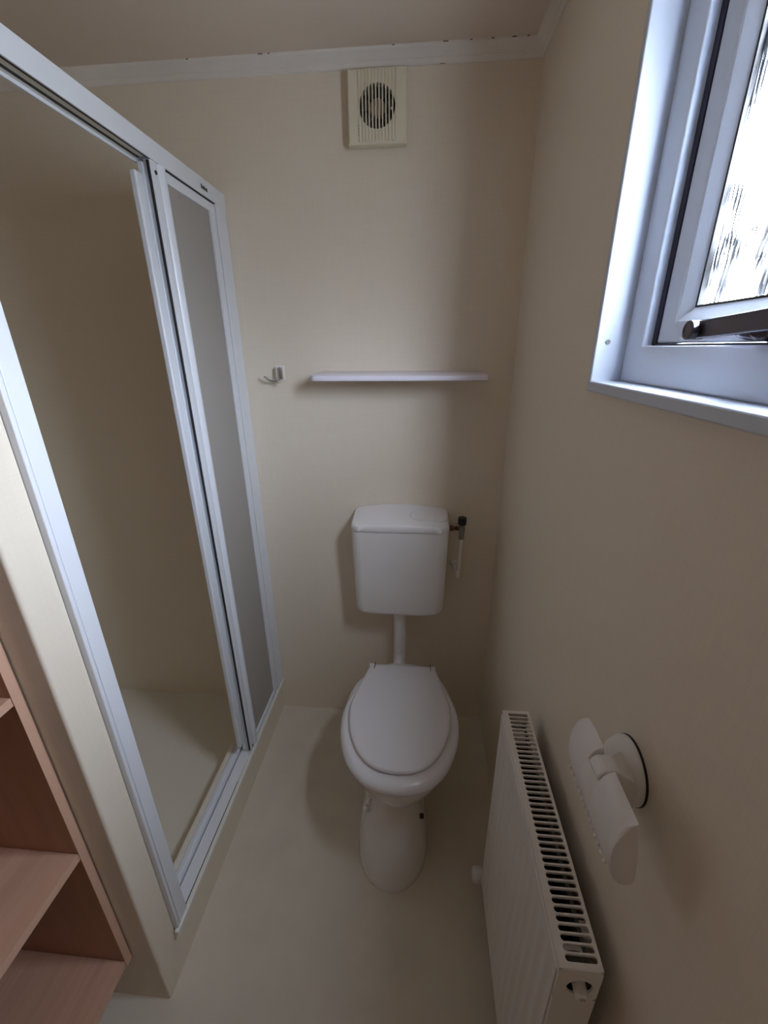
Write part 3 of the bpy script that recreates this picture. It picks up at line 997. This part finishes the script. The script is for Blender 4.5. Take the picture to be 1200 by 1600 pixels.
tb = nb(); tube(tb, [(rx0 + .006, ry0 + .030, rz1 - .046), (rx1 - .008, ry0 + .030, rz1 - .046)], .015, 20)
build('corner_tee', tb, RAD, rad)
tb = nb(); tube(tb, [(rx0 + .006, ry1 - .030, rz1 - .046), (rx1 - .008, ry1 - .030, rz1 - .046)], .015, 20)
build('corner_tee', tb, RAD, rad)
# wall brackets
for yb_ in (ry0 + .08, ry1 - .08):
    bm = nb(); box(bm, rx1 - .006, XR, yb_ - .012, yb_ + .012, rz0 + .07, rz1 - .08)
    build('wall_bracket', bm, RAD, rad)
# valve at the far bottom corner, with its pipe into the floor
bm = nb(); turned(bm, ((rx0 + rx1) / 2 - .022, ry1 + .022, rz0 - .024), (-1, 0, 0), [(-.012, .012), (0, .012), (.002, .0185), (.016, .0215), (.026, .0190), (.030, .012)], 32)
build('valve_knob', bm, PLASTIC, rad)
bm = nb(); tube(bm, [((rx0 + rx1) / 2 + .005, ry1 - .004, rz0 + .012), ((rx0 + rx1) / 2 - .002, ry1 + .022, rz0 + .005)], .010, 18)
tube(bm, [((rx0 + rx1) / 2 - .002, ry1 + .022, rz0 + .012), ((rx0 + rx1) / 2 - .002, ry1 + .022, 0)], .0078, 18)
build('valve_tail', bm, RAD, rad)

# ------------------------------------------------------------------ suction wall holder with D-shaped bar
hold = thing('suction_holder', (XR, .40, .98), 'white plastic D-shaped bar clipped to a suction disc on the wall, above the radiator', 'holder')
YN, YFAR = .294, .438
capP = [(.2255, 1.056), (.2165, 1.050), (.2105, 1.038), (.2065, 1.020), (.2065, 1.000), (.2090, .984), (.2150, .969), (.2230, .959), (.2310, .957), (.2385, .962), (.2370, .985), (.2325, 1.020)]
capC = [(v.x, v.y) for v in catmull(capP + [capP[0]], 3)][:-1]
def bar_ring(y, s=1.0, cut=0):
    mx, mz = .222, 1.008
    return [(mx + (x - mx) * s, y, mz + (z - mz) * s) for x, z in capC]
bm = nb()
def cut_ring(y):
    return [(min(x, .2235), y, z) if z > 1.02 else (x, y, z) for x, y_, z in [(q[0], 0, min(q[1], 1.036)) for q in capC]]
YA, YB_ = .352, .382
loft(bm, [bar_ring(YN, .93), bar_ring(YN + .0015, .99), bar_ring(YN + .004, 1), bar_ring(YA - .003, 1), bar_ring(YA, .985), cut_ring(YA + .0005), cut_ring(YB_), bar_ring(YB_ + .0005, .99), bar_ring(YB_ + .003, 1), bar_ring(YFAR - .03, 1), bar_ring(YFAR - .01, .93), bar_ring(YFAR - .002, .75), bar_ring(YFAR, .55)])
bar = build('holder_bar', bm, PLASTIC, hold, angle=45)
for k in range(14):
    y = YN + .012 + k * .0085
    bm = nb(); turned(bm, (.2102, y, .9775), (-.8, 0, -.5), [(-.001, .0026), (.001, .0024), (.0024, .001)], 10)
    build('nub', bm, PLASTIC, bar)
DC = (.413, .985)
bm = nb(); turned(bm, (XR, DC[0], DC[1]), (-1, 0.0, 0.0), [(0, .0418), (.003, .0418)], 48)
build('suction_cup', bm, BLACK, hold, label='dark rubber rim of the suction disc')
bm = nb(); turned(bm, (XR - .003, DC[0], DC[1]), (-1, 0.0, 0.0), [(0, .0412), (.004, .0412), (.010, .0385), (.018, .034), (.024, .026), (.030, .020), (.034, .018)], 48)
build('suction_disc', bm, PLASTIC, hold, angle=50)
bm = nb()
loft(bm, [[(.2110, YA + .003, 1.036), (.2110, YB_ - .003, 1.036), (.2110, YB_ - .003, 1.043), (.2110, YA + .003, 1.043)],
          [(.2170, YA + .003, 1.030), (.2170, YB_ - .003, 1.030), (.2170, YB_ - .003, 1.050), (.2170, YA + .003, 1.050)],
          [(.2330, YA + .003, 1.022), (.2330, YB_ - .003, 1.022), (.2330, YB_ - .003, 1.050), (.2330, YA + .003, 1.050)],
          [(.2560, YA + .010, .985), (.2560, YB_ + .020, .985), (.2560, YB_ + .020, 1.030), (.2560, YA + .010, 1.030)],
          [(.2660, YA + .012, .975), (.2660, YB_ + .030, .975), (.2660, YB_ + .030, 1.015), (.2660, YA + .012, 1.015)]])
build('clip_arm', bm, PLASTIC, hold, bevel=.0025, seg=3)
